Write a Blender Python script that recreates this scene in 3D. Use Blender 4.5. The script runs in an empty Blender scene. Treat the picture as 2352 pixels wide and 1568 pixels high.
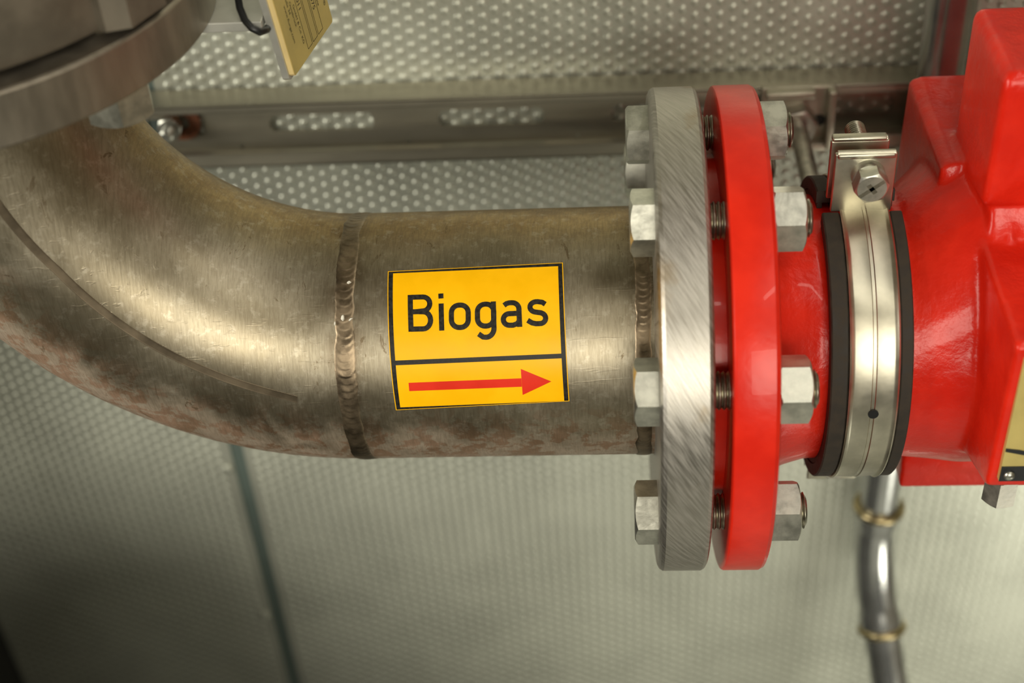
import bpy, bmesh, math, random
import numpy as np
from mathutils import Vector, Matrix
random.seed(7)
S = 0.001                                   # everything below is laid out in millimetres
scn = bpy.context.scene
col = scn.collection
# ------------------------------------------------------------------ camera
cam = bpy.data.cameras.new('camera'); camo = bpy.data.objects.new('camera', cam); col.objects.link(camo)
R_ = ((0.99743776, -0.02162767, -0.06819213), (0.0393403, -0.63032134, 0.77533693), (-0.05975169, -0.77603302, -0.62785546))
camo.matrix_world = Matrix([[R_[i][0], -R_[i][1], -R_[i][2], (44.992, -515.161, 411.875)[i] * S] for i in range(3)] + [[0, 0, 0, 1]])
cam.lens = 50.0; cam.sensor_width = 36.0; cam.clip_start = 0.02; cam.clip_end = 30
cam.dof.use_dof = True; cam.dof.focus_distance = 0.612; cam.dof.aperture_fstop = 5.6
scn.camera = camo
# ------------------------------------------------------------------ light
w = bpy.data.worlds.new('world'); scn.world = w; w.use_nodes = True
w.node_tree.nodes['Background'].inputs[0].default_value = (0.62, 0.60, 0.52, 1)
w.node_tree.nodes['Background'].inputs[1].default_value = 0.10
def area(name, loc, target, sx, sy, power, colr):
    l = bpy.data.lights.new(name, 'AREA'); l.shape = 'RECTANGLE'; l.size = sx; l.size_y = sy; l.energy = power; l.color = colr
    o = bpy.data.objects.new(name, l); col.objects.link(o); o.location = loc
    o.rotation_euler = (Vector(target) - Vector(loc)).to_track_quat('-Z', 'Y').to_euler()
    return o
area('door_daylight', (0.28, -2.05, 0.72), (0.0, 0.0, 0.0), 1.2, 0.75, 20.5, (1.0, 0.94, 0.80))
area('left_window_light', (-1.35, -0.75, 0.45), (0.0, 0.1, -0.1), 0.7, 0.8, 15, (1.0, 0.95, 0.84))
wl = area('right_wall_fill', (0.72, -0.50, -0.78), (0.40, 0.2, -0.46), 0.3, 0.3, 0.65, (1.0, 0.97, 0.84)); wl.data.spread = math.radians(75)  # added fill brightening the lower right wall; no actual lamp there
area('ceiling_tube_front', (0.55, -0.62, 1.18), (0.1, 0.0, 0.0), 1.2, 0.05, 2.5, (1.0, 0.95, 0.82))
area('ceiling_tube_back', (0.45, -0.02, 1.18), (0.3, 0.0, 0.0), 1.2, 0.05, 1.6, (1.0, 0.95, 0.85))
scn.view_settings.view_transform = 'Standard'; scn.view_settings.look = 'None'
scn.view_settings.gamma = 1.0; scn.view_settings.use_curve_mapping = False
scn.view_settings.exposure = 0.3
# ------------------------------------------------------------------ materials
class NT:
    def __init__(self, name):
        self.m = bpy.data.materials.new(name); self.m.use_nodes = True
        self.t = self.m.node_tree; self.b = self.t.nodes['Principled BSDF']
    def n(self, typ, **kw):
        nd = self.t.nodes.new(typ)
        for k, v in kw.items():
            if k in ('operation', 'data_type', 'blend_type', 'interpolation_type', 'feature', 'noise_dimensions', 'wave_type', 'bands_direction'): setattr(nd, k, v)
        return nd
    def link(self, a, b): self.t.links.new(a, b)
    def val(self, sock, v):
        if isinstance(v, bpy.types.NodeSocket): self.link(v, sock)
        else: sock.default_value = v
    def pos(self, scale=(1, 1, 1)):
        g = self.n('ShaderNodeNewGeometry'); mp = self.n('ShaderNodeMapping'); mp.inputs['Scale'].default_value = scale
        self.link(g.outputs['Position'], mp.inputs['Vector']); return mp.outputs[0]
    def noise(self, scale, detail=4, rough=.55, stretch=(1, 1, 1), dist=0):
        nd = self.n('ShaderNodeTexNoise'); self.link(self.pos(stretch), nd.inputs['Vector'])
        nd.inputs['Scale'].default_value = scale; nd.inputs['Detail'].default_value = detail
        nd.inputs['Roughness'].default_value = rough; nd.inputs['Distortion'].default_value = dist
        return nd.outputs['Fac']
    def ramp(self, x, a, b, lo=0.0, hi=1.0):
        nd = self.n('ShaderNodeMapRange', interpolation_type='SMOOTHSTEP')
        self.val(nd.inputs[0], x); nd.inputs[1].default_value = a; nd.inputs[2].default_value = b
        nd.inputs[3].default_value = lo; nd.inputs[4].default_value = hi
        return nd.outputs[0]
    def math(self, op, a, b=0.0):
        nd = self.n('ShaderNodeMath', operation=op); self.val(nd.inputs[0], a); self.val(nd.inputs[1], b); return nd.outputs[0]
    def mix(self, fac, a, b):
        nd = self.n('ShaderNodeMix', data_type='RGBA')
        self.val(nd.inputs[0], fac)
        for s, v in ((nd.inputs[6], a), (nd.inputs[7], b)):
            if isinstance(v, tuple): s.default_value = v + (1,) if len(v) == 3 else v
            else: self.link(v, s)
        return nd.outputs[2]
    def bump(self, h, strength=.2, dist=.0005):
        nd = self.n('ShaderNodeBump'); nd.inputs['Strength'].default_value = strength; nd.inputs['Distance'].default_value = dist
        self.link(h, nd.inputs['Height']); self.link(nd.outputs[0], self.b.inputs['Normal'])
    def done(self, color=None, metal=0.0, rough=.5, coat=0, spec=None):
        if color is not None:
            self.val(self.b.inputs['Base Color'], color + (1,) if isinstance(color, tuple) else color)
        self.val(self.b.inputs['Metallic'], metal); self.val(self.b.inputs['Roughness'], rough)
        self.b.inputs['Coat Weight'].default_value = coat
        if spec is not None: self.b.inputs['Specular IOR Level'].default_value = spec
        return self.m
def simple(name, c, metal=0, rough=.5, coat=0, nscale=90, var=.12, bump=.1, bscale=400, stretch=(1, 1, 1)):
    t = NT(name); f = t.noise(nscale, 4, .6, stretch)
    d = tuple(x * (1 - var * 2) for x in c); u = tuple(min(1, x * (1 + var)) for x in c)
    cc = t.mix(t.ramp(f, .3, .7), d, u)
    if bump: t.bump(t.noise(bscale, 3, .6, stretch), bump, .0003)
    return t.done(cc, metal, t.ramp(f, .25, .75, rough * .85, min(1, rough * 1.15)), coat)
# tarnished pipe: stains, heat tint at the welds, fine scratches
def pipe_material():
    t = NT('tarnished_steel')
    g = t.n('ShaderNodeNewGeometry'); sp = t.n('ShaderNodeSeparateXYZ'); t.link(g.outputs['Position'], sp.inputs[0])
    X, Y, Z = sp.outputs
    ex = t.math('MINIMUM', t.math('ADD', X, 68 * S), 0.0); ez = t.math('SUBTRACT', Z, 152.4 * S)
    rr = t.math('SQRT', t.math('ADD', t.math('MULTIPLY', ex, ex), t.math('MULTIPLY', ez, ez)))
    big = t.noise(22, 5, .6, (1, 1, 1), .6); fine = t.noise(95, 6, .65, (1, 1, 1), .4); speck = t.noise(420, 3, .6)
    steel = t.mix(t.ramp(big, .3, .7), (.28, .24, .165), (.40, .355, .265))
    # golden tint towards the top-back side
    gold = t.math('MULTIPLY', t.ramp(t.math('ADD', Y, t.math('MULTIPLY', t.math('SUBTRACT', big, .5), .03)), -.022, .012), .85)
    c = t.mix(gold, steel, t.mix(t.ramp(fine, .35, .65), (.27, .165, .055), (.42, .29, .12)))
    # brown stains on the low outer side, base tint lightened in place of floor reflection
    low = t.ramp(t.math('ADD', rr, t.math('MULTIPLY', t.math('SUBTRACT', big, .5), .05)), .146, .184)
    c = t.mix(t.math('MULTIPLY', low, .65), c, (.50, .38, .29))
    blot = t.math('MULTIPLY', t.ramp(rr, .140, .172), t.ramp(fine, .49, .54))
    c = t.mix(t.math('MULTIPLY', blot, .8), c, t.mix(t.ramp(big, .4, .6), (.27, .15, .08), (.38, .23, .15)))
    # heat tint and soot beside the welds
    smut = t.noise(160, 4, .6, (1, .5, .5), .5)
    for x0, wd in ((-68, 11), (60, 9)):
        d = t.math('ABSOLUTE', t.math('SUBTRACT', X, x0 * S))
        h = t.math('MULTIPLY', t.ramp(d, wd * S, 2 * S), t.ramp(smut, .36, .60))
        c = t.mix(t.math('MULTIPLY', h, .72), c, (.16, .11, .065))
    dots = t.ramp(speck, .70, .76)
    c = t.mix(t.math('MULTIPLY', dots, .5), c, (.15, .10, .06))
    scr = t.noise(60, 3, .6, (14, 1, 1)); scr2 = t.noise(130, 2, .7, (.35, 3, 3), .8)
    lines = t.noise(150, 3, .65, (9, 1, 1), .2); mott = t.noise(240, 5, .7)
    c = t.mix(t.math('MULTIPLY', t.ramp(lines, .40, .62), .30), c, (.15, .12, .075))
    c = t.mix(t.math('MULTIPLY', t.ramp(mott, .52, .68), .35), c, (.55, .50, .40))
    streak = t.math('MULTIPLY', t.ramp(t.noise(70, 5, .7, (2.2, .8, .8), 1.2), .615, .66), t.ramp(big, .42, .6))
    c = t.mix(t.math('MULTIPLY', streak, .65), c, (.13, .085, .04))
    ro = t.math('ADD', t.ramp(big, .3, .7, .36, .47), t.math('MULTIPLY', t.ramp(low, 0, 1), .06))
    h = t.math('ADD', t.math('MULTIPLY', scr, .6), t.math('ADD', t.math('MULTIPLY', t.ramp(scr2, .62, .68), .35), t.math('MULTIPLY', speck, .25)))
    t.bump(h, .22, .00025)
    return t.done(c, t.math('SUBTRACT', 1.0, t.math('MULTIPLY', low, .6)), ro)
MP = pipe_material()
def flange_material():
    t = NT('brushed_flange_steel')
    g = t.n('ShaderNodeNewGeometry'); sx = t.n('ShaderNodeSeparateXYZ'); t.link(g.outputs['Position'], sx.inputs[0])
    ar = t.math('MULTIPLY', t.math('ARCTAN2', sx.outputs[2], t.math('MULTIPLY', sx.outputs[1], -1.0)), .11)
    cv = t.n('ShaderNodeCombineXYZ')
    t.link(t.math('MULTIPLY', t.math('ADD', t.math('MULTIPLY', sx.outputs[0], .85), t.math('MULTIPLY', ar, .5)), 14.0), cv.inputs[0])
    t.link(t.math('SUBTRACT', t.math('MULTIPLY', ar, .85), t.math('MULTIPLY', sx.outputs[0], .5)), cv.inputs[1])
    def ns(sc, de):
        nd = t.n('ShaderNodeTexNoise'); t.link(cv.outputs[0], nd.inputs['Vector']); nd.inputs['Scale'].default_value = sc; nd.inputs['Detail'].default_value = de; return nd.outputs['Fac']
    b = ns(75, 5); d = ns(190, 3); big = t.noise(26, 4, .6)
    c = t.mix(t.ramp(b, .3, .7), (.34, .32, .28), (.50, .475, .43))
    c = t.mix(t.math('MULTIPLY', t.ramp(big, .56, .70), .6), c, (.30, .22, .12))
    t.bump(t.math('ADD', b, t.math('MULTIPLY', d, .5)), .22, .0005)
    return t.done(c, .92, t.ramp(b, .3, .7, .33, .48))
MF = flange_material()
MSEAM = simple('ground_seam', (.17, .135, .09), .8, .45, 0, 60, .15, .1, 300)
MOCC = simple('occluder_paint', (.06, .06, .05), 0, .6, 0, 30, .1, 0)  # coat of the added unseen light blockers
MF2 = simple('turned_flange_steel', (.36, .32, .26), .85, .40, 0, 34, .12, .25, 300, (2, 2, .5))
MZ = simple('zinc_plate', (.56, .56, .49), .93, .33, 0, 130, .14, .18, 500)
MZB = simple('zinc_plate_dull', (.55, .53, .46), .9, .36, 0, 120, .16, .3, 260)
MTH = simple('thread_steel', (.42, .40, .32), 1, .32, 0, 150, .15, 0)
MCL = simple('yellow_chromate_zinc', (.58, .55, .44), 1, .37, 0, 45, .12, .1, 300)
MRU = simple('brown_black_rubber', (.034, .027, .018), 0, .75, 0, 200, .2, .2, 900)
MCA = simple('grey_cast_iron', (.20, .175, .135), .55, .52, 0, 60, .12, .25, 260)
def red_material(name, bumpiness):
    t = NT(name); n1 = t.noise(38, 4, .55); n2 = t.noise(190, 4, .6)
    c = t.mix(t.ramp(n1, .35, .7), (.62, .014, .004), (.76, .024, .008))
    t.bump(t.math('ADD', t.math('MULTIPLY', n1, 1.0), t.math('MULTIPLY', n2, .45)), bumpiness, .0022)
    return t.done(c, 0, .30, .12, .35)
MR = red_material('red_gloss_paint', .12); MRC = red_material('red_paint_on_casting', .42)
MY = simple('yellow_vinyl', (.98, .50, .0), 0, .38, 0, 60, .03, 0)
MK = simple('black_vinyl', (.022, .020, .016), 0, .42, 0, 700, .3, .1, 900)
MA = simple('red_vinyl', (.72, .03, .012), 0, .4, 0, 60, .04, 0)
MWALL = simple('galvanised_wall_sheet', (.52, .535, .45), .5, .38, 0, 14, .05, .03, 300)
MSTRIP = simple('wall_seam_strip', (.13, .17, .15), .3, .5, 0, 20, .05, 0)
MDARK = simple('dark_recess', (.012, .012, .010), 0, .7, 0, 20, .05, 0)
MRAIL = simple('galvanised_rail', (.42, .395, .31), .7, .36, 0, 30, .14, .08, 200, (.2, 1, 1))
MPP = simple('press_pipe_zinc', (.50, .51, .49), .88, .22, 0, 40, .08, 0)
MBR = simple('brass_bead', (.40, .33, .18), 1, .30, 0, 60, .1, 0)
MTAG = simple('anodised_gold_plate', (.62, .50, .17), .3, .45, 0, 50, .06, 0)
MTE = simple('cream_plastic_edge', (.85, .66, .30), 0, .5, 0, 50, .04, 0)
MSI = simple('satin_aluminium', (.58, .58, .53), .5, .38, 0, 60, .06, 0)
MGA = simple('gasket_tan', (.42, .33, .12), 0, .7, 0, 60, .1, 0)
MBLK = simple('black_cable', (.010, .011, .012), 0, .4, 0, 60, .1, 0)
MROOM = simple('dull_room_paint', (.20, .17, .12), 0, .7, 0, 6, .1, 0)
MFLOOR = simple('pale_floor', (.62, .64, .60), 0, .7, 0, 6, .1, 0)
MWD = simple('weld_metal', (.27, .21, .14), 1, .40, 0, 120, .22, .15, 500)
MRUST = simple('rusty_washer', (.25, .09, .04), .3, .6, 0, 90, .2, 0)
MWH = simple('white_weld_spatter', (.75, .72, .62), 0, .5, 0, 60, .05, 0)
for m_ in (MY, MK, MA): m_.node_tree.nodes['Principled BSDF'].inputs['Specular IOR Level'].default_value = .22
# ------------------------------------------------------------------ helpers
def mesh_obj(name, V, F, mat, parent=None, smooth=False, auto=None):
    off = Vector((0, 0, 0)) if parent is None else parent['_o']
    me = bpy.data.meshes.new(name)
    me.from_pydata([((v[0] - off[0]) * S, (v[1] - off[1]) * S, (v[2] - off[2]) * S) for v in V], [], F)
    me.materials.append(mat)
    bm = bmesh.new(); bm.from_mesh(me); bmesh.ops.remove_doubles(bm, verts=bm.verts, dist=1e-7); bmesh.ops.recalc_face_normals(bm, faces=bm.faces)
    if smooth:
        lim = math.radians(auto if auto else 180)
        for f in bm.faces: f.smooth = True
        for e in bm.edges:
            if len(e.link_faces) == 2 and e.calc_face_angle(0) > lim: e.smooth = False
    bm.to_mesh(me); bm.free()
    o = bpy.data.objects.new(name, me); col.objects.link(o)
    if parent is not None: o.parent = parent['_e'] if isinstance(parent, dict) else parent
    return o
class Thing(dict): pass
def tag(o, label, cat, group=None):
    o['label'] = label; o['category'] = cat
    if group: o['group'] = group
def thing(name, loc, label, cat, group=None):
    e = bpy.data.objects.new(name, None); col.objects.link(e); e.location = [c * S for c in loc]; e.empty_display_size = .01
    tag(e, label, cat, group)
    return Thing(_e=e, _o=Vector(loc))
def sub(o, th): return Thing(_e=o, _o=th['_o'])       # let a part parent sub-parts (part origin = thing origin)
def frame(origin, axis, ref=(0, 0, 1)):
    z = Vector(axis).normalized(); r = Vector(ref)
    x = (r - z * r.dot(z))
    if x.length < 1e-4: x = Vector((1, 0, 0)) - z * z.x
    x.normalize(); y = z.cross(x); o = Vector(origin)
    return lambda p: tuple(o + x * p[0] + y * p[1] + z * p[2])
def lathe(prof, fr, n=64, closed=True, a0=0, a1=360):
    """prof: list of (r, h) revolved about the frame's z"""
    V, F = [], []; full = abs(a1 - a0) >= 359.9; m = n if full else n + 1; k = len(prof)
    for i in range(m):
        a = math.radians(a0 + (a1 - a0) * i / n)
        for r, h in prof: V.append(fr((r * math.cos(a), r * math.sin(a), h)))
    for i in range(n):
        j = (i + 1) % m
        for q in range(k if closed else k - 1):
            p = (q + 1) % k; F.append((i * k + q, j * k + q, j * k + p, i * k + p))
    if not full and closed:
        F.append(tuple(range(k))); F.append(tuple((m - 1) * k + q for q in range(k))[::-1])
    return V, F
def join(*parts):
    V, F = [], []
    for v, f in parts:
        b = len(V); V += v; F += [tuple(i + b for i in q) for q in f]
    return V, F
def box(x0, x1, y0, y1, z0, z1, c=0.0):
    if c <= 0:
        V = [(x, y, z) for x in (x0, x1) for y in (y0, y1) for z in (z0, z1)]
        return V, [(0, 1, 3, 2), (4, 6, 7, 5), (0, 4, 5, 1), (2, 3, 7, 6), (0, 2, 6, 4), (1, 5, 7, 3)]
    bm = bmesh.new(); bmesh.ops.create_cube(bm, size=1)
    for v in bm.verts: v.co = Vector(((x0 + x1) / 2 + v.co.x * (x1 - x0), (y0 + y1) / 2 + v.co.y * (y1 - y0), (z0 + z1) / 2 + v.co.z * (z1 - z0)))
    bmesh.ops.bevel(bm, geom=bm.edges[:], offset=c, segments=3, profile=.5, affect='EDGES')
    V = [tuple(v.co) for v in bm.verts]; bm.verts.index_update(); F = [tuple(v.index for v in f.verts) for f in bm.faces]; bm.free()
    return V, F
def hull(pts):
    bm = bmesh.new()
    for p in pts: bm.verts.new(p)
    bmesh.ops.convex_hull(bm, input=bm.verts)
    bmesh.ops.delete(bm, geom=[v for v in bm.verts if not v.link_faces], context='VERTS')
    bm.verts.index_update(); V = [tuple(v.co) for v in bm.verts]; F = [tuple(v.index for v in f.verts) for f in bm.faces]; bm.free()
    return V, F
def hexprism(fr, af, h, rot=0, cham_bottom=False, n=48, bore=0):
    """hexagon, chamfered like a bolt head; a face normal points along angle rot"""
    V, F = [], []; r0 = af * .475
    def rh(a): 
        q = (math.degrees(a) - rot + 30) % 60 - 30
        return af / 2 / math.cos(math.radians(q))
    rings = []
    for kind in range(4):
        ring = []
        for i in range(n):
            a = 2 * math.pi * i / n + math.radians(rot); r = rh(a); dz = max(0, r - r0) * .55
            if kind == 0: p = (r0 * math.cos(a), r0 * math.sin(a), 0) if cham_bottom else (r * math.cos(a), r * math.sin(a), 0)
            elif kind == 1: p = (r * math.cos(a), r * math.sin(a), dz if cham_bottom else .05)
            elif kind == 2: p = (r * math.cos(a), r * math.sin(a), h - dz)
            else: p = (r0 * math.cos(a), r0 * math.sin(a), h)
            ring.append(len(V)); V.append(fr(p))
        rings.append(ring)
    for a, b in zip(rings, rings[1:]):
        for i in range(n): F.append((a[i], a[(i + 1) % n], b[(i + 1) % n], b[i]))
    F.append(tuple(rings[0][::-1])); F.append(tuple(rings[-1]))
    return V, F
def threaded(fr, r, h0, h1, pitch=2.0, depth=.9, n=28, tip=True):
    prof = [(0, h0)]; h = h0; k = 0
    while h < h1 - pitch * .5:
        prof += [(r - depth, h), (r, h + pitch * .45), (r, h + pitch * .55)]; h += pitch
    prof += [(r - depth, h1 - .8 if tip else h1), (r - depth - (.8 if tip else 0), h1), (0, h1)]
    return lathe(prof, fr, n, closed=False)
def tube(pts, r, n=16, caps=True):
    V, F = [], []; P = [Vector(p) for p in pts]; ref = None
    for i, p in enumerate(P):
        t = (P[min(i + 1, len(P) - 1)] - P[max(i - 1, 0)]).normalized()
        if ref is None: ref = t.orthogonal().normalized()
        ref = (ref - t * ref.dot(t)).normalized(); b = t.cross(ref)
        rad = r[i] if isinstance(r, (list, tuple)) else r
        for k in range(n):
            a = 2 * math.pi * k / n; V.append(tuple(p + (ref * math.cos(a) + b * math.sin(a)) * rad))
    for i in range(len(P) - 1):
        for k in range(n): F.append((i * n + k, i * n + (k + 1) % n, (i + 1) * n + (k + 1) % n, (i + 1) * n + k))
    if caps: F.append(tuple(range(n))[::-1]); F.append(tuple((len(P) - 1) * n + k for k in range(n)))
    return V, F
AX = lambda x=0, y=0, z=0: frame((x, y, z), (1, 0, 0), (0, -1, 0))       # revolve about the pipe axis, angle 0 towards -y
VIEW = math.radians(39)
# ------------------------------------------------------------------ setting: wall, floor, ceiling
WY = 205.0
def structure(o): o['kind'] = 'structure'; return o
wall = structure(mesh_obj('wall_back', *box(-1800, 1250, WY + 1.2, WY + 30, -1200, 1250), MSTRIP))
WT = Thing(_e=wall, _o=Vector((0, 0, 0)))
bx_, bz_ = 6.85, 7.91
def panel(x0, x1, z0, z1):
    p = mesh_obj('wall_panel', *box(x0, x1, WY, WY + 1.2, z0, z1), MWALL, WT)
    # embossed bumps over the part of the panel that can be seen
    rng = np.random.default_rng(3)
    i0, i1 = math.ceil((max(x0, -445) + 3.4) / bx_), math.floor((min(x1, 470) - 3.4) / bx_)
    pts = [(i * bx_, (j + .5 * (i % 2)) * bz_) for i in range(i0, i1 + 1) for j in range(-84, 21)]
    P = np.array(pts); n = 8
    prof = [(2.8, 0.0), (2.2, .60), (1.2, .98)]
    a = np.arange(n) * 2 * np.pi / n
    tmpl = np.concatenate([np.stack([r * np.cos(a), np.full(n, WY - h), r * np.sin(a)], 1) for r, h in prof] + [np.array([[0, WY - 1.1, 0]])])
    V = (tmpl[None] + np.stack([P[:, 0], np.zeros(len(P)), P[:, 1]], 1)[:, None]).reshape(-1, 3) * S
    fq = [(r * n + k, r * n + (k + 1) % n, (r + 1) * n + (k + 1) % n, (r + 1) * n + k) for r in range(2) for k in range(n)]
    ft = [(2 * n + k, 2 * n + (k + 1) % n, 3 * n) for k in range(n)]
    nv = len(tmpl); F = []
    for q in range(len(P)):
        b = q * nv
        F += [tuple(i + b for i in f) for f in fq]; F += [tuple(i + b for i in f) for f in ft]
    me = bpy.data.meshes.new('embossed_bumps'); me.from_pydata(V.tolist(), [], F); me.materials.append(MWALL)
    me.polygons.foreach_set('use_smooth', np.ones(len(me.polygons), bool)); me.update()
    o = bpy.data.objects.new('embossed_bumps', me); col.objects.link(o); o.parent = p; o['kind'] = 'stuff'
panel(-445, -223, -1200, 1250); panel(-213.5, 1250, -1200, 1250)
for zz in (-440, -281.7, -123, 35): 
    mesh_obj('panel_rivet', *lathe([(0, 0), (4.2, 0), (3.6, 1.4), (1.8, 2.2), (0, 2.4)], frame((-228.0, WY, zz), (0, -1, 0)), 16, closed=False), MWALL, WT, True)
structure(mesh_obj('trim_1', *box(-520, -446, 70, WY + 1.1, -1200, 1250), MDARK))
structure(mesh_obj('wall_left', *box(-1830, -1800, -2500, WY + 30, -1200, 1250), MROOM))
structure(mesh_obj('wall_right', *box(1250, 1280, -2500, WY + 30, -1200, 1250), MROOM))
structure(mesh_obj('floor', *box(-1830, 1280, -2500, WY + 30, -1230, -1200), MFLOOR))
structure(mesh_obj('ceiling', *box(-1830, 1280, -2500, WY + 30, 1250, 1280), MROOM))
# ------------------------------------------------------------------ strut channel on the wall
rail = thing('strut_channel', (100, 194, -19), 'galvanised slotted strut rail running along the dimpled wall behind the pipe', 'rail')
RY0, RY1, RZ0, RZ1 = 182.6, 203.2, -19.0, 22.0
RX0, RX1 = -440, 640
def strut():
    parts = [box(RX0, RX1, RY0, RY1, RZ1 - 1.8, RZ1, .5), box(RX0, RX1, RY0, RY1, RZ0, RZ0 + 1.8, .5),
             box(RX0, RX1, RY0, RY0 + 1.8, RZ1 - 5.2, RZ1, .7), box(RX0, RX1, RY0, RY0 + 1.8, RZ0, RZ0 + 8.5, .7),
             box(RX0, RX1, RY0, RY0 + 6, RZ1 - 5.2, RZ1 - 3.8, .4), box(RX0, RX1, RY0, RY0 + 6, RZ0 + 7.2, RZ0 + 8.5, .4)]
    # web with stadium slots
    V, F = [], []; N = 40; zc, hh = -1.5, 5.2; pitch, sl = 99.0, 61.0
    c = -119.0 - 3 * pitch - pitch; k = 0
    while c < RX1 + pitch:
        xa, xb = c - pitch / 2, c + pitch / 2
        loops = []
        for i in range(N):
            a = 2 * math.pi * (i + .5) / N
            sx = c + (sl / 2 - hh) * max(-1, min(1, math.cos(a) * 2.4)) + hh * math.cos(a); sz = zc + hh * max(-1, min(1, math.sin(a) * 1.25))
            t = min((pitch / 2) / max(1e-6, abs(math.cos(a))), 20.0 * 1.0 / max(1e-6, abs(math.sin(a))) )
            rx = c + max(-pitch / 2, min(pitch / 2, math.cos(a) * t)); rz = max(RZ0 + .5, min(RZ1 - .5, zc + math.sin(a) * t))
            loops.append(((sx, sz), (rx, rz)))
        b = len(V)
        for (s_, r_) in loops: V += [(s_[0], RY1 - 1.8, s_[1]), (r_[0], RY1 - 1.8, r_[1]), (s_[0], RY1, s_[1]), (r_[0], RY1, r_[1])]
        for i in range(N):
            p, q = b + 4 * i, b + 4 * ((i + 1) % N)
            F += [(p, q, q + 1, p + 1), (p + 2, p + 3, q + 3, q + 2), (p, p + 2, q + 2, q)]
        c += pitch
    V = [(max(RX0, min(RX1, v[0])), v[1], v[2]) for v in V]
    return join(*parts, (V, F))
mesh_obj('channel', *strut(), MRAIL, rail)
# small bolt in the rail, half hidden by the elbow
rb = thing('rail_bolt', (-206, 200, 2), 'small bolt with rusty washer in the rail just beside the elbow', 'bolt')
fr = frame((-206, 201, 2.5), (0, -1, 0))
mesh_obj('washer', *lathe([(5, 0), (11.5, 0), (11.5, 2), (5, 2)], frame((-201, 201, 2.5), (0, -1, 0)), 32), MRUST, rb, True, 40)
mesh_obj('bolt_head', *hexprism(frame((-206, 199, 2.5), (0, -1, 0)), 13, 8, 10), MZ, rb)
mesh_obj('bolt_tip', *threaded(frame((-206, 191, 2.5), (0, -1, 0)), 4, 0, 9, 1.2, .5, 16), MZ, rb, True, 40)
# bracket plate + rod carrying the clamp
br = thing('rail_bracket', (151, 182, -8), 'galvanised rail plate with nut and rod reaching from the rail to the pipe clamp', 'bracket')
pl = mesh_obj('plate', *join(box(131, 171, 178.5, 182.6, -12, 24, 1.2), box(133, 160, 172, 179, 19, 24, 1.5), box(166.5, 171, 171, 179, -12, 24, 1.2), box(133, 168, 172, 179, -13.5, -9, 1.3)), MRAIL, br, True, 35)
PT = sub(pl, br)
mesh_obj('hole', *lathe([(0, 0), (3.4, 0), (3.4, .5), (0, .5)], frame((163.5, 178.6, 3), (0, -1, 0)), 20, closed=False), MDARK, PT)
mesh_obj('nut', *hexprism(frame((151, 178.5, 3), (0, -1, 0)), 19, 9, 12, True), MZB, br, True, 25)
mesh_obj('rod', *lathe([(0, 70), (5, 70), (5, 178), (0, 178)], frame((151, 0, 3), (0, 1, 0)), 28, closed=False), MZB, br, True, 40)
# ------------------------------------------------------------------ press-fit pipe behind the red valve
pp = thing('press_pipe', (226, 170, -470), 'thin zinc press-fit pipe with bent fitting running down the wall behind red valve', 'pipe')
px0, py0 = 225.0, 172.0
PB = Vector((px0, py0, -322)); dn = Vector((.155, -.40, -.90)).normalized()
def bez(a, b, c, n): return [a * (1 - t) ** 2 + b * 2 * t * (1 - t) + c * t * t for t in [i / n for i in range(n + 1)]]
A0 = Vector((px0, py0, -296)); PK = Vector((px0, py0, -345)); E0 = PK + dn * 55
mesh_obj('upper_tube', *tube([(px0, py0, 420), (px0, py0, 200), (px0, py0, -60), (px0, py0, -305)], 13, 32), MPP, pp, True, 60)
mesh_obj('lower_tube', *tube([tuple(E0 - dn * 8), tuple(E0 + dn * 100), tuple(E0 + dn * 260)], 13, 32), MPP, pp, True, 60)
fit = mesh_obj('bent_fitting', *tube([tuple(v) for v in [A0 + Vector((0, 0, 2)), A0 + Vector((0, 0, -12))] + bez(A0 + Vector((0, 0, -16)), PK, E0 - dn * 16, 14) + [E0 - dn * 12, E0]], [15, 15] + [14] * 15 + [15, 15], 32), MPP, pp, True, 60)
FT = sub(fit, pp)
mesh_obj('bead', *lathe([(13, -3.4), (16.4, -2.7), (17.4, 0), (16.4, 2.7), (13, 3.4)], frame(A0 + Vector((0, 0, 1)), (0, 0, 1), (1, 0, 0)), 32), MBR, FT, True)
mesh_obj('bead', *lathe([(13, -3.4), (16.4, -2.7), (17.4, 0), (16.4, 2.7), (13, 3.4)], frame(E0, dn, (1, 0, 0)), 32), MBR, FT, True)
# ------------------------------------------------------------------ pipe spool: elbow + straight + welds + flanges
XW, RB, RP = -68.0, 152.4, 57.15
ECX = XW - RB
sp_ = thing('pipe_spool', (0, 0, -57), 'tarnished bare steel pipe elbow with welds and grey flanges, wearing the yellow sticker', 'pipe')
def elbow_pt(ma, mi, r=RP):            # ma: degrees along the bend, mi: degrees around (0 = -y, 90 = outer side)
    a, m = math.radians(ma), math.radians(mi); R = RB + r * math.sin(m)
    return (XW - R * math.sin(a), -r * math.cos(m), RB - R * math.cos(a))
def elbow():
    V, F = [], []; n, k = 60, 96
    for i in range(n + 1):
        for j in range(k): V.append(elbow_pt(90 * i / n, 360 * j / k))
    top = len(V)
    for j in range(k): x, y, z = elbow_pt(90, 360 * j / k); V.append((x, y, 163.0))
    for i in range(n + 1):
        for j in range(k): F.append((i * k + j, i * k + (j + 1) % k, (i + 1) * k + (j + 1) % k, (i + 1) * k + j))
    return V, F
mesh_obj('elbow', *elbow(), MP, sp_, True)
prof = [(RP, XW), (RP, -40), (RP, -10), (RP, 20), (RP, 64.5), (RP - 3, 64.5), (RP - 3, XW)]
mesh_obj('straight_pipe', *lathe(prof, AX(), 128), MP, sp_, True, 40)
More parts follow.
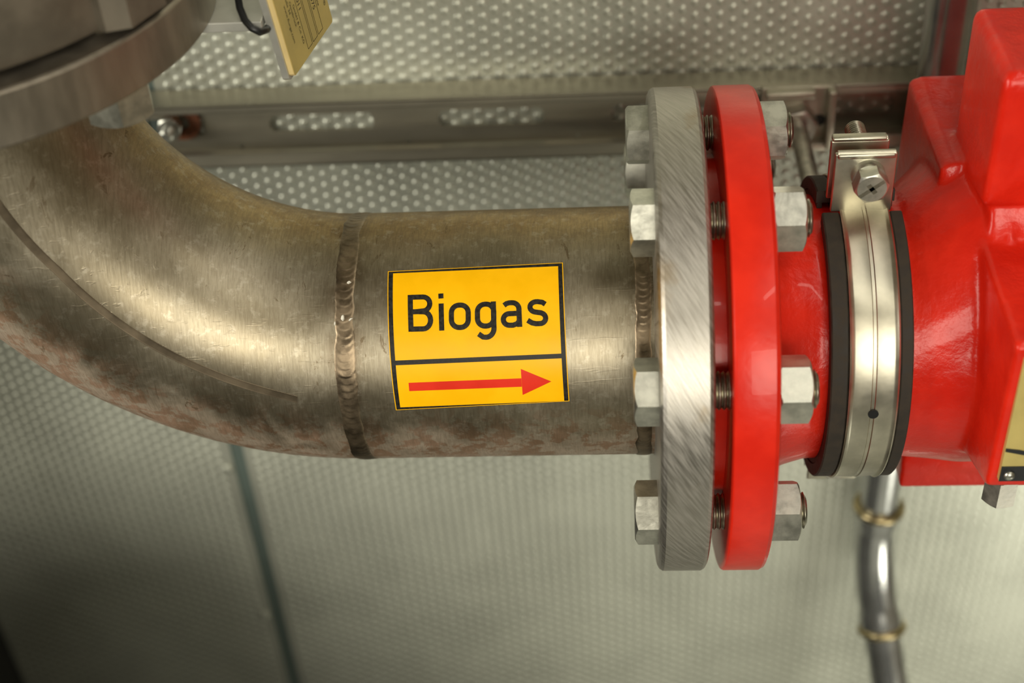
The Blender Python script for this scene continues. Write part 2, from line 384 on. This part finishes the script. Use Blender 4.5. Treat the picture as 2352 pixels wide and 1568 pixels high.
def weld(x0, wd, hgt, pitch, seed, wob=.5):
    rnd = random.Random(seed); V, F = [], []
    n = int(2 * math.pi * RP / pitch); per = 9; k = 15; tot = n * per
    ph = [rnd.uniform(-.35, .35) for _ in range(n + 1)]; am = [rnd.uniform(.35, 1.0) for _ in range(n + 1)]; wv = [rnd.uniform(-1, 1) for _ in range(64)]
    def lerp(t): i = int(t) % 64; f = t - int(t); return wv[i] * (1 - f) + wv[(i + 1) % 64] * f
    for i in range(tot):
        ang = 2 * math.pi * i / tot; c = x0 + wob * lerp(64 * i / tot); ww = wd * (1 + .10 * lerp((64 * i / tot + 31) % 64))
        for j in range(k):
            v = -1 + 2 * j / (k - 1)
            s = i / per - 1.15 * (v * v) + 4      # scallops curve back at the edges
            q = s % 1.0; a = am[int(s) % n]
            h = hgt * (1 - v ** 4) * .8 + (1 - v * v) ** .5 * .26 * a * ((1 - q) ** 1.5)
            r = RP + h - (.0 if abs(v) < .98 else .15); V.append((c + v * ww / 2, -r * math.cos(ang), r * math.sin(ang)))
    for i in range(tot):
        for j in range(k - 1):
            p, q = i * k + j, ((i + 1) % tot) * k + j
            F.append((p, p + 1, q + 1, q))
    return V, F
mesh_obj('weld_bead', *weld(XW, 9.0, .34, 3.4, 2), MWD, sp_, True, 50)
mesh_obj('weld_bead', *weld(59.5, 7.0, .42, 2.9, 5), MWD, sp_, True, 50)
# longitudinal seam along the elbow
def seam():
    V, F = [], []; n = 70; offs = [(-2.4, -.2), (-2.0, .16), (-1.2, .04), (-.3, .12), (.7, .04), (1.3, .12), (1.7, -.2)]
    for i in range(n + 1):
        ma = 9 + (80 - 9) * i / n; mi = -8.5 - 11.5 * min(1, (ma - 9) / 48) ** .8
        for o_, h in offs: V.append(elbow_pt(ma, mi + math.degrees(o_ / RP), RP + h))
    k = len(offs)
    for i in range(n):
        for j in range(k - 1): F.append((i * k + j, i * k + j + 1, (i + 1) * k + j + 1, (i + 1) * k + j))
    return V, F
mesh_obj('seam_weld', *seam(), MSEAM, sp_, True, 30)
# weld spatter flecks
for x, arc, ln, wd_, rot in ((-66.2, 62.0, 2.4, 1.5, .3), (-68.6, 46.5, 3.6, 1.6, 1.5), (-65.2, 45.6, 2.6, 1.0, .6), (-71.9, 44.0, 2.4, .9, 1.5)):
    a = arc / RP; r = RP + 1.0
    c = Vector((x, -r * math.cos(a), r * math.sin(a))); nrm = Vector((0, -math.cos(a), math.sin(a))); tx = Vector((1, 0, 0)); ty = nrm.cross(tx)
    u_ = tx * math.cos(rot) + ty * math.sin(rot); v_ = nrm.cross(u_)
    pts = []
    for i in range(10):
        t = 2 * math.pi * i / 10; k = random.uniform(.7, 1.1)
        pts.append(tuple(c + u_ * (ln / 2 * k * math.cos(t)) + v_ * (wd_ / 2 * k * math.sin(t)) - nrm * .3)); pts.append(tuple(c + u_ * (ln / 3 * k * math.cos(t)) + v_ * (wd_ / 3 * k * math.sin(t)) + nrm * .45))
    mesh_obj('spatter_fleck', *hull(pts), MWH, sp_)
def flange_prof(r, h0, h1, bore, c=2.2): 
    return [(bore, h0), (r - c - 3, h0), (r - c, h0 + .25), (r - c * .35, h0 + c * .45), (r, h0 + c), (r, h1 - c * .8), (r - c * .3, h1 - c * .3), (r - c * .8, h1), (bore, h1)]
XG0, XG1, XR0, XR1 = 64.2, 85.6, 92.6, 110.9
fg = mesh_obj('flange', *lathe(flange_prof(110, XG0, XG1, RP - .5, 2.6), AX(), 144), MF, sp_, True, 28)
LZ0, LZ1 = 162.0, 184.0
mesh_obj('flange', *lathe(flange_prof(110, LZ0, LZ1, RP - .5, 1.6), frame((ECX, 0, 0), (0, 0, 1), (1, 0, 0)), 144), MF2, sp_, True, 28)
# raised face + gasket in the gap
gk = mesh_obj('flange_gasket', *lathe([(58, XG1), (80, XG1), (81, XG1 + .3), (81, XG1 + 2.0), (58, XG1 + 2.0)], AX(), 96), MGA); tag(gk, 'thin tan gasket ring squeezed between grey and red flanges', 'gasket')
# ------------------------------------------------------------------ Biogas sticker on the pipe
RL = RP + .25
def on_pipe(x, s, lift=0.0):
    a = s / 57.4; r = RL + lift; return (x, -r * math.cos(a), r * math.sin(a))
lab = thing('pipe_sticker', (-11, -57, 0), 'yellow sticker with black Biogas lettering and red arrow on the steel pipe', 'sticker')
def quad_patch(c, lift, nx=14, ny=22, back=.22):
    V, F = [], []
    for L in (lift, lift - back):
        for j in range(ny + 1):
            for i in range(nx + 1):
                u, v = i / nx, j / ny
                x = (c[0][0] * (1 - u) + c[1][0] * u) * (1 - v) + (c[3][0] * (1 - u) + c[2][0] * u) * v
                s = (c[0][1] * (1 - u) + c[1][1] * u) * (1 - v) + (c[3][1] * (1 - u) + c[2][1] * u) * v
                V.append(on_pipe(x, s, L))
    m = nx + 1; N = m * (ny + 1)
    for j in range(ny):
        for i in range(nx):
            p = j * m + i; F.append((p, p + 1, p + m + 1, p + m)); F.append((N + p, N + p + m, N + p + m + 1, N + p + 1))
    ed = [i for i in range(nx)] , 
    for i in range(nx): F.append((i, N + i, N + i + 1, i + 1)); q = ny * m + i; F.append((q, q + 1, N + q + 1, N + q))
    for j in range(ny): p = j * m; F.append((p, p + m, N + p + m, N + p)); q = p + nx; F.append((q, N + q, N + q + m, q + m))
    return V, F
OUT = [(-49.34, 67.2), (25.55, 69.44), (27.04, 7.51), (-47.67, 4.44)]
UPF = [(-47.34, 66.39), (23.83, 67.92), (24.6, 29.37), (-46.4, 27.84)]
LOF = [(-46.3, 25.73), (24.67, 27.29), (25.19, 7.5), (-45.92, 5.7)]
big = [(OUT[0][0] - .35, OUT[0][1] + .3), (OUT[1][0] + .35, OUT[1][1] + .3), (OUT[2][0] + .35, OUT[2][1] - .3), (OUT[3][0] - .35, OUT[3][1] - .3)]
mesh_obj('backing', *quad_patch(big, .02, back=.1), MY, lab, True, 40)
mesh_obj('black_border', *quad_patch(OUT, .06, back=.05), MK, lab, True, 40)
mesh_obj('name_field', *quad_patch(UPF, .10, back=.05), MY, lab, True, 40)
mesh_obj('arrow_field', *quad_patch(LOF, .10, back=.05), MY, lab, True, 40)
def stroke(pl, wd, lift):
    """flat ribbon following a polyline of (x, arc) on the pipe"""
    P = [Vector(p) for p in pl]; V, F = [], []
    closed = len(P) > 6 and (P[0] - P[-2]).length < 1e-6
    for i, p in enumerate(P):
        a = P[max(i - 1, 0)]; b = P[min(i + 1, len(P) - 1)]
        if closed and i == 0: a = P[-3]
        if closed and i == len(P) - 1: b = P[2]
        t = (b - a).normalized(); n = Vector((-t.y, t.x))
        V += [on_pipe(*(p + n * wd / 2), lift), on_pipe(*(p - n * wd / 2), lift)]
    for i in range(len(P) - 1): F.append((2 * i, 2 * i + 1, 2 * i + 3, 2 * i + 2))
    return V, F
def arcp(cx, cy, rx, ry, a0, a1, n=10): return [(cx + rx * math.cos(math.radians(a0 + (a1 - a0) * i / n)), cy + ry * math.sin(math.radians(a0 + (a1 - a0) * i / n))) for i in range(n + 1)]
def line(a, b, n=4): return [(a[0] + (b[0] - a[0]) * i / n, a[1] + (b[1] - a[1]) * i / n) for i in range(n + 1)]
def stad(cx, cy, hw, hh, r):
    o = arcp(cx + hw - r, cy + hh - r, r, r, 90, 0, 6) + arcp(cx + hw - r, cy - hh + r, r, r, 0, -90, 6) + arcp(cx - hw + r, cy - hh + r, r, r, -90, -180, 6) + arcp(cx - hw + r, cy + hh - r, r, r, 180, 90, 6)
    return o + [o[0], o[1]]
LET = {
 'B': [line((-39.55, 56.05), (-39.18, 40.05)), [(-39.5, 54.95), (-36.6, 54.98)] + arcp(-34.1, 51.9, 3.0, 3.08, 90, -90, 12) + [(-36.5, 48.6), (-39.3, 48.5)],
       [(-36.5, 48.6)] + arcp(-33.9, 44.8, 3.15, 3.66, 90, -90, 12) + [(-36.6, 41.14), (-39.2, 41.12)]],
 'i': [line((-26.23, 51.9), (-26.0, 40.24)), line((-26.4, 56.34), (-26.29, 54.1), 1)],
 'o': [stad(-18.22, 46.2, 3.6, 4.8, 3.25)],
 'g': [stad(-7.2, 46.45, 3.48, 4.7, 3.2), line((-3.88, 52.25), (-3.7, 41.3)) + arcp(-7.1, 40.9, 3.42, 3.9, 0, -90, 8) + [(-8.4, 37.1), (-10.35, 38.5)]],
 'a': [[(.66, 50.4), (1.75, 51.2), (2.95, 51.5)] + arcp(4.14, 48.7, 2.9, 2.8, 90, 0, 8) + line((7.04, 47.9), (7.23, 41.05)), [(7.1, 46.9), (4.5, 46.82)] + arcp(2.9, 44.33, 2.58, 2.48, 90, 270, 10) + [(4.45, 41.86), (6.1, 42.4), (7.18, 43.6)]],
 's': [[(18.26, 50.5), (16.95, 51.4), (15.0, 51.72)] + arcp(14.4, 49.45, 2.68, 2.25, 95, 262, 9) + [(15.5, 47.0), (16.3, 46.86)] + arcp(15.95, 44.55, 2.38, 2.28, 72, -95, 9) + [(14.2, 42.25), (12.5, 42.65), (10.65, 43.8)]],
}
for ch, strokes in LET.items():
    ws = 2.24
    mesh_obj('letter', *join(*[stroke(s, ws if not (ch == 'i') else 2.2, .14 + .004 * k) for k, s in enumerate(strokes)]), MK, lab)
AR = [(-41.33, 17.75), (7.22, 18.8), (7.18, 23.05), (19.97, 17.09), (7.47, 10.88), (7.31, 14.87), (-41.28, 13.81)]
def arrow():
    V, F = [], []
    sh = quad_patch([AR[0], AR[1], AR[5], AR[6]], .14, 10, 4, .03)
    n = 14; b = 0
    for i in range(n + 1):
        t = i / n
        for (p, q) in ((AR[2], AR[3]), (AR[4], AR[3])): V.append(on_pipe(p[0] + (q[0] - p[0]) * t, p[1] + (q[1] - p[1]) * t, .14))
    # head fanned in strips so that it hugs the pipe
    W, G = [], []; m = 10
    for i in range(n + 1):
        t = i / n; p = (AR[2][0] + (AR[3][0] - AR[2][0]) * t, AR[2][1] + (AR[3][1] - AR[2][1]) * t); q = (AR[4][0] + (AR[3][0] - AR[4][0]) * t, AR[4][1] + (AR[3][1] - AR[4][1]) * t)
        for j in range(m + 1): W.append(on_pipe(p[0] + (q[0] - p[0]) * j / m, p[1] + (q[1] - p[1]) * j / m, .14))
    for i in range(n):
        for j in range(m): G.append((i * (m + 1) + j, i * (m + 1) + j + 1, (i + 1) * (m + 1) + j + 1, (i + 1) * (m + 1) + j))
    return join(sh, (W, G))
mesh_obj('arrow', *arrow(), MA, lab)
# ------------------------------------------------------------------ bolts of the right-hand joint
def flange_bolt(theta, rot_head, rot_nut, label):
    el = VIEW - math.radians(theta)                     # elevation of the bolt around the axis
    y, z = -90 * math.cos(el), 90 * math.sin(el)
    t = thing('flange_bolt', (75, y, z), label, 'bolt', 'zinc bolts of the grey and red flange joint')
    ref = (0, -math.cos(VIEW), math.sin(VIEW))          # angle 0 faces the viewer, positive angles turn downwards (+x axis)
    fh = frame((XG0, y, z), (-1, 0, 0), ref); fn = frame((XR1, y, z), (1, 0, 0), ref)
    mesh_obj('bolt_head', *hexprism(fh, 24, 10, -rot_head), MZ, t, True, 22)
    mesh_obj('threaded_shank', *threaded(frame((XG0, y, z), (1, 0, 0), ref), 7.9, 1, XR1 - XG0 + 16.4, 2.0, .95), MTH, t, True, 60)
    mesh_obj('nut', *hexprism(fn, 24, 13.5, rot_nut, True), MZ, t, True, 22)
flange_bolt(-73.5, 30, 30, 'topmost front hex bolt through the grey and red flange joint')
flange_bolt(-28.5, 4, -14, 'hex bolt at upper front of the flange joint, level with the pipe top')
flange_bolt(16.5, -7, -10, 'hex bolt at lower front of the flange joint, right of the red arrow')
flange_bolt(61.5, -5, 30, 'lowest hex bolt through the grey and red flange joint')
flange_bolt(-118.5, 18, 12, 'dark hex bolt at the back of the flange joint, mostly hidden behind other bolts')
# ------------------------------------------------------------------ red valve
rv = thing('red_valve', (240, 0, -95), 'red painted cast gas valve with flange, neck and blocky body', 'valve')
mesh_obj('flange', *lathe([(50, XR0), (108.6, XR0), (109.6, XR0 + .4), (110, XR0 + 1.2), (110, XR1 - 2), (109.2, XR1 - .5), (108, XR1), (50, XR1)], AX(), 144), MR, rv, True, 28)
mesh_obj('raised_face', *lathe([(50, XG1 + 2.0), (80, XG1 + 2.0), (80, XR0 + .2), (50, XR0 + .2)], AX(), 96), MR, rv, True, 28)
def valve_body():
    neck = lathe([(0, 105), (69, 105), (68, 112.5), (65.5, 115.5), (63, 122), (60.2, 132), (59.8, 174), (60.5, 181), (61.5, 190), (63, 200), (63, 260), (0, 260)], AX(), 96, closed=False)
    # flare rising towards the bonnet
    P = [(172, -60.3 * math.cos(a), 60.3 * math.sin(a)) for a in [2 * math.pi * i / 40 for i in range(40)]]
    P += [(210, 17 - 74 * math.cos(a), 12 + 76 * math.sin(a)) for a in [2 * math.pi * i / 40 for i in range(40)]]
    flare = hull(P)
    core = box(202, 330, -16, 82, -84, 72, 8)
    back = hull([(187, 84, 79), (187, 6, 79), (184, 84, -92), (185, -13, -92), (184, -15, -76), (330, 84, 79), (330, 6, 79), (330, 84, -92), (330, -13, -92), (330, -15, -76), (191, 84, 81), (191, 6, 81), (330, 84, 81), (330, 6, 81)])
    upper = hull([(197, -27, 138), (197, 32, 138), (200, -24, 141), (200, 30, 141), (197, -26, 82), (197, 30, 76), (214, -30, 98), (230, -32, 108), (270, -32, 108), (320, -28, 82), (320, -27, 138), (320, 32, 138), (318, 30, 141), (318, -24, 141), (260, 20, 40), (320, 30, 76), (204, -10, 70)])
    lower = hull([(x, y, z) for x in (197.5, 325) for y, z in ((-94.5, 62), (-92.5, 64), (-93, -11.5), (-90.5, -13.5), (-57, -25), (-20, -40), (-20, 67))])
    fill = hull([(x, y, z) for x in (201, 325) for y, z in ((-21, 84), (-31, 66), (0, 50), (10, 85))])
    return neck, flare, core, back, upper, lower, fill
body = mesh_obj('body', *join(*valve_body()), MRC, rv, True)
rm = body.modifiers.new('remesh', 'REMESH'); rm.mode = 'VOXEL'; rm.voxel_size = .0016; rm.use_smooth_shade = True
sm = body.modifiers.new('smooth', 'SMOOTH'); sm.factor = .6; sm.iterations = 6
mesh_obj('valve_top_occluder', *join(box(246, 330, -26, 34, 140, 330, 5), lathe([(0, 139), (9, 139), (9, 152), (0, 152)], frame((238, 4, 0), (0, 0, 1)), 24, closed=False)), MR, rv, True, 35)  # gland, plus an added unseen block that shades the upper right wall
# name plate on the front of the lower block
np_ = mesh_obj('name_plate', *box(201.2, 300, -95.8, -93.0, -6.2, 58, .3), MTAG, rv)
NP = sub(np_, rv)
mesh_obj('dark_band', *box(201.3, 300, -96.0, -95.6, -6.1, 2.2, .1), MBLK, NP)
mesh_obj('dark_stripe', *hull([(x, y, z) for y in (-96.0, -95.6) for x, z in ((201.4, 12.2), (207, 11.2), (214, 9), (214, 7), (207, 9), (201.4, 10.4))]), MBLK, NP)
mesh_obj('rivet', *lathe([(0, 0), (2.3, 0), (2.2, .8), (1.4, 1.6), (0, 1.9)], frame((204.9, -95.9, -2.6), (0, -1, 0)), 24, closed=False), MZ, NP, True)
vn = thing('valve_screw', (207, -86, -29), 'zinc hex screw head under the red valve below its name plate', 'screw')
mesh_obj('screw_head', *hexprism(frame((207, -84, -13.5), (0, 0, -1), (0, -1, 0)), 13, 14, -10), MZB, vn, True, 22)
# ------------------------------------------------------------------ pipe clamp
cl = thing('pipe_clamp', (152, 0, -69), 'zinc pipe clamp with rubber lining and top screw around red valve neck', 'clamp')
CX0, CX1 = 136.0, 169.5; BX0, BX1 = 143.5, 164.0; RI, RO = 60.6, 67.0
def band(front):
    # cross-section across x: rolled edges, middle groove
    cs = [(BX0, RO - .2), (BX0, RO + 1.9), (BX0 + .7, RO + 2.3), (BX0 + 1.7, RO + 1.7), (BX0 + 2.4, RO + 1.5), ((BX0 + BX1) / 2 - 1.0, RO + 2.0), ((BX0 + BX1) / 2 - .6, RO + 1.6), ((BX0 + BX1) / 2 + .6, RO + 1.6), ((BX0 + BX1) / 2 + 1.0, RO + 2.0),
          (BX1 - 2.4, RO + 1.5), (BX1 - 1.7, RO + 1.7), (BX1 - .7, RO + 2.3), (BX1, RO + 1.9), (BX1, RO - .2)]
    pr = [(r, x) for x, r in cs]
    a0, a1 = (-85, 84) if front else (95, 266)
    # AX frame: angle 0 = -y, angle grows towards... handle by explicit angles (elevation)
    V, F = [], []; n = 90; k = len(pr)
    for i in range(n + 1):
        e = math.radians(a0 + (a1 - a0) * i / n)
        for r, x in pr: V.append((x, -r * math.cos(e), r * math.sin(e)))
    for i in range(n):
        for q in range(k): p = (q + 1) % k; F.append((i * k + q, i * k + p, (i + 1) * k + p, (i + 1) * k + q))
    F.append(tuple(range(k))); F.append(tuple(n * k + q for q in range(k))[::-1])
    return V, F
bf = mesh_obj('front_band', *band(True), MCL, cl, True, 24)
bb = mesh_obj('rear_band', *band(False), MCL, cl, True, 24)
mesh_obj('band_hole', *lathe([(0, 0), (2.2, 0), (2.2, .35), (0, .35)], frame((154.1, -69.0 * math.cos(math.radians(6)), 69.0 * math.sin(math.radians(6))), (0, -1, .1)), 20, closed=False), MBLK, sub(bf, cl))
def ear(y0, y1, zt, sgn, x0, x1, lip):
    parts = [box(x0, x1, y0, y1, 67.5 * sgn if sgn > 0 else -zt, zt if sgn > 0 else -67.5, .7)]
    if lip:                                            # ear plate with a rolled top lip
        parts.append(tube([(x0 + 1, (y0 + y1) / 2 + lip, zt * sgn), (x1 - 1, (y0 + y1) / 2 + lip, zt * sgn)], abs(y1 - y0) * .62, 14))
    return join(*parts)
fe = mesh_obj('front_ear', *join(ear(-7.6, -5.2, 96, 1, 139.6, 165.0, -.6), box(140.5, 164, -9.2, -6.5, 94.2, 96.6, .8)), MCL, cl, True, 35)
mesh_obj('rear_ear', *join(ear(2.8, 5.2, 96, 1, 139.2, 163.5, .3), box(139.8, 162.5, 2.8, 7.2, 95, 97.4, .8)), MCL, cl, True, 35)
mesh_obj('front_ear', *ear(-6.6, -4.4, 92, -1, 141, 165, 0), MCL, cl, True, 35); mesh_obj('rear_ear', *ear(3, 5.2, 92, -1, 141, 165, 0), MCL, cl, True, 35)
def ring_part(x0, x1, r0, r1, a0, a1, n=90):
    V, F = [], []; cs = [(x0, r0), (x0, r1 - .6), (x0 + .6, r1), (x1 - .6, r1), (x1, r1 - .6), (x1, r0)]; k = len(cs)
    for i in range(n + 1):
        e = math.radians(a0 + (a1 - a0) * i / n)
        for x, r in cs: V.append((x, -r * math.cos(e), r * math.sin(e)))
    for i in range(n):
        for q in range(k): p = (q + 1) % k; F.append((i * k + q, i * k + p, (i + 1) * k + p, (i + 1) * k + q))
    F.append(tuple(range(k))); F.append(tuple(n * k + q for q in range(k))[::-1])
    return V, F
for a0, a1 in ((-84, 83), (97, 264)):
    ru = mesh_obj('rubber_lining', *join(ring_part(CX0, BX0 - .2, RI + 2.2, RO + 1.5, a0, a1), ring_part(BX1 + .2, CX1, RI + 2.2, RO + 1.5, a0, a1), ring_part(BX0 - .2, BX1 + .2, RI + 2.2, RO - .2, a0, a1),
                  *[ring_part(CX0 + q, CX0 + q + 2.2, RI - .4, RI + 2.4, a0, a1, 60) for q in (0.4, 6, 12, 18, 24, 30.5)]), MRU, cl, True, 35)
SX, SZ = 153.6, 86.0
sc_f = frame((SX, -7.6, SZ), (0, -1, 0), (0, 0, 1))
sh = mesh_obj('screw', *join(lathe([(0, -.2), (7.0, 0), (7.0, 4.5), (0, 4.5)], sc_f, 36, closed=False), hexprism(frame((SX, -11.6, SZ), (0, -1, 0), (0, 0, 1)), 12.6, 7.4, 12)), MZ, cl, True, 22)
ST = sub(sh, cl)
def slot(rot, ln, wd):
    c = math.cos(math.radians(rot)); s = math.sin(math.radians(rot)); Y = -19.05
    q = [(-ln / 2, -wd / 2), (ln / 2, -wd / 2), (ln / 2, wd / 2), (-ln / 2, wd / 2)]
    pts = [(SX + a * c - b * s, Y + dy, SZ + a * s + b * c) for dy in (0, .25) for a, b in q]
    return hull(pts)
mesh_obj('cross_slot', *join(slot(38, 12, 1.7), slot(-52, 5.2, 2.0)), MTH, ST)
mesh_obj('screw_shank', *threaded(frame((SX, -8, SZ), (0, 1, 0), (0, 0, 1)), 4.4, 0, 38, 1.5, .6, 24), MTH, cl, True, 60)
mesh_obj('square_nut', *box(147.5, 161, 5.2, 11, 77.5, 90.5, .8), MCL, cl, True, 35)
mesh_obj('lower_screw', *join(hexprism(frame((153, 5.2, -82), (0, 1, 0)), 10, 6, 0), hexprism(frame((153, -6.6, -82), (0, -1, 0)), 10, 5, 0)), MZB, cl)
mesh_obj('boss_nut', *hexprism(frame((151, 69.0, 3), (0, 1, 0)), 17, 14, 8), MZB, cl, True, 22)
# ------------------------------------------------------------------ upper-left valve, its bolts and tag
bv = thing('lug_valve', (ECX, 0, 188), 'grey brown cast lug valve bolted on top of the elbow flange', 'valve')
FV = frame((ECX, 0, 0), (0, 0, 1), (1, 0, 0))
mesh_obj('seat_ring', *lathe([(55, LZ1), (84, LZ1), (84, LZ1 + 3), (55, LZ1 + 3)], FV, 96), MRU, bv, True, 30)
bodyv = [(50, 186.5), (99, 186.5), (102, 187.5), (103, 190), (103, 236), (100, 240), (50, 240)]
mesh_obj('disc_body', *lathe(bodyv, FV, 120), MCA, bv, True, 40)
for k in range(8):
    a = math.radians(-24 + 45 * k); c, s = math.cos(a), math.sin(a)
    pts = [(78, -16), (104, -16), (111, -10), (111, 10), (104, 16), (78, 16)]
    P = [(ECX + x * c - y * s, x * s + y * c, z) for z in (187, 239) for x, y in pts]
    if k in (7, 0, 6, 1): mesh_obj('bolt_lug', *hull(P), MCA, bv)
mesh_obj('top_flange', *lathe(flange_prof(110, 244, 266, 57, 1.6), FV, 96), MCA, bv, True, 30)
mesh_obj('stub_pipe', *lathe([(54, 262), (57, 262), (57, 420), (54, 420)], FV, 64), MCA, bv, True, 30)
def left_bolt(ang, rot, label):
    a = math.radians(ang); x, y = ECX + 90 * math.cos(a), -90 * math.sin(a)
    t = thing('flange_bolt', (x, y, 150), label, 'bolt', 'zinc bolts of the elbow flange')
    f = frame((x, y, LZ0), (0, 0, -1), (0, -1, 0))
    mesh_obj('nut', *hexprism(f, 24, 17, rot, True), MZ, t, True, 22)
    mesh_obj('washer', *lathe([(8, -.2), (15, -.2), (15, 2.2), (8, 2.2)], f, 36), MZB, t, True, 30)
    mesh_obj('threaded_shank', *threaded(frame((x, y, 142.5), (0, 0, 1)), 7.9, 0, 110, 2.0, .95), MTH, t, True, 60)
left_bolt(27, 12, 'front zinc hex nut under the tilted grey flange at upper left')
left_bolt(-22.5, 25, 'rear zinc nut half hidden behind the front nut under the upper left flange')
# tag hanging from a flat bar
bar = mesh_obj('flat_bar', *box(-150, -89.5, -4, 26, 159.0, 163.2, .4), MSI); tag(bar, 'short flat metal bar sticking out from the upper left valve, holding the tag', 'bar')
N0 = Vector((-80.7, 0.0, 135.9)); Fd = Vector((-71.8, 49.2, 135.9)) - N0; wT = Fd.length; Fd.normalize()
Up = Vector((-.11, 0, 1)).normalized(); Nr = Fd.cross(Up).normalized()
if Nr.x < 0: Nr = -Nr
def tg(a, b, c): return tuple(N0 + Fd * a + Up * b + Nr * c)      # a: away from viewer, b: up, c: out of the printed face
def tbox(a0, a1, b0, b1, c0, c1, ch=1.2):
    pts = []
    for a, b in ((a0 + ch, b0), (a1 - ch, b0), (a1, b0 + ch), (a1, b1 - ch), (a1 - ch, b1), (a0 + ch, b1), (a0, b1 - ch), (a0, b0 + ch)):
        pts += [tg(a, b, c0), tg(a, b, c1)]
    return hull(pts)
tt = thing('identification_tag', tg(0, 0, 0), 'small gold printed identification tag on a silver backing plate at top left', 'tag')
mesh_obj('backing_plate', *tbox(-.6, wT, -1.2, 92, -5.4, -2.4), MSI, tt)
fp = mesh_obj('printed_plate', *tbox(.2, wT, .2, 92, -2.3, -.2), MTE, tt)
mesh_obj('gold_face', *tbox(.5, wT - .1, .4, 91.8, -.25, 0, 1.0), MTAG, tt)
GF = tt
def tline(a0, b0, a1, b1, wd=.22):
    d = Vector((a1 - a0, b1 - b0)); n = Vector((-d.y, d.x)).normalized() * wd / 2
    return hull([tg(a0 + s * n.x, b0 + s * n.y, c) for s in (-1, 1) for c in (.02, .07)] + [tg(a1 + s * n.x, b1 + s * n.y, c) for s in (-1, 1) for c in (.02, .07)])
for a0, a1, b0 in ((19.1, 24.3, 3.0), (25.6, 31.0, 3.0), (32.3, 38.0, 3.0)):
    mesh_obj('data_box', *join(tline(a0, b0, a0, 85), tline(a1, b0, a1, 85), tline(a0, b0, a1, b0)), MK, tt)
def text(s, size, a, b):
    """text running downwards, letter tops away from the viewer; (a, b) = start of its baseline"""
    c = bpy.data.curves.new('tmp', 'FONT'); c.body = s; c.size = size; o = bpy.data.objects.new('tmp', c); col.objects.link(o)
    bpy.context.view_layer.update()
    me = bpy.data.meshes.new_from_object(o.evaluated_get(bpy.context.evaluated_depsgraph_get()))
    V = [tg(a + v.co.y, b - v.co.x, .06) for v in me.vertices]; F = [tuple(p.vertices) for p in me.polygons]
    bpy.data.objects.remove(o); bpy.data.curves.remove(c); bpy.data.meshes.remove(me)
    return mesh_obj('printed_text', V, F, MK, tt)
text('23475', 3.9, 33.8, 23.0); text('32', 3.9, 26.9, 27.5); text('2011', 3.9, 20.3, 27.0)
text('S', 8, 41.6, 18.0); text('\u00ae', 3.0, 45.2, 12.0); text('Gasger\u00e4te', 2.4, 39.2, 22.5)
text('GmbH & Co. KG', 2.5, 15.8, 24.5); text('Osnabr\u00fcck', 2.5, 13.2, 27.0); text('stra\u00dfe 34', 2.5, 10.7, 32.0); text('www.flunge.com', 2.5, 7.8, 28.0)
cb = mesh_obj('cable_loop', *tube([(-101, 16, 178), (-100, 8, 171), (-98.5, 2, 166.5), (-96, -3, 163.4), (-93, -5.5, 161), (-90.4, -5.5, 159.4), (-88.5, -1, 158.2), (-88, 8, 157.5), (-88.5, 16, 157)], 1.5, 14), MBLK, None, True); tag(cb, 'black cable loop passing behind the identification tag', 'cable')

# added unseen dome that blocks light from the lower left wall
ve = thing('dome_occluder', (-240, -250, -1200), 'unseen added dome on the floor that shades the lower left wall', 'occluder')
VF = frame((-240, -250, 0), (0, 0, 1), (1, 0, 0))
mesh_obj('shell', *lathe([(0, -150)] + [(240 * math.sin(a), -300 + 150 * math.cos(a)) for a in [math.pi / 2 * i / 14 for i in range(1, 15)]] + [(240, -1150), (200, -1196), (0, -1196)], VF, 64, closed=False), MOCC, ve, True, 60)
mesh_obj('foot_ring', *lathe([(120, -1200), (130, -1200), (130, -1180), (120, -1180)], VF, 48), MOCC, ve, True, 40)
# added unseen box beside the panel edge, blocking side light from the wall
cc = thing('corner_occluder', (-490, 20, -1200), 'unseen added box in the left corner that shades the lower left wall', 'cabinet')
mesh_obj('occluder_box', *box(-540, -447, -60, 69, -1200, -190, 4), MOCC, cc)
mesh_obj('occluder_front', *box(-535, -452, -64, -60.2, -1150, -210, 1), MOCC, cc)
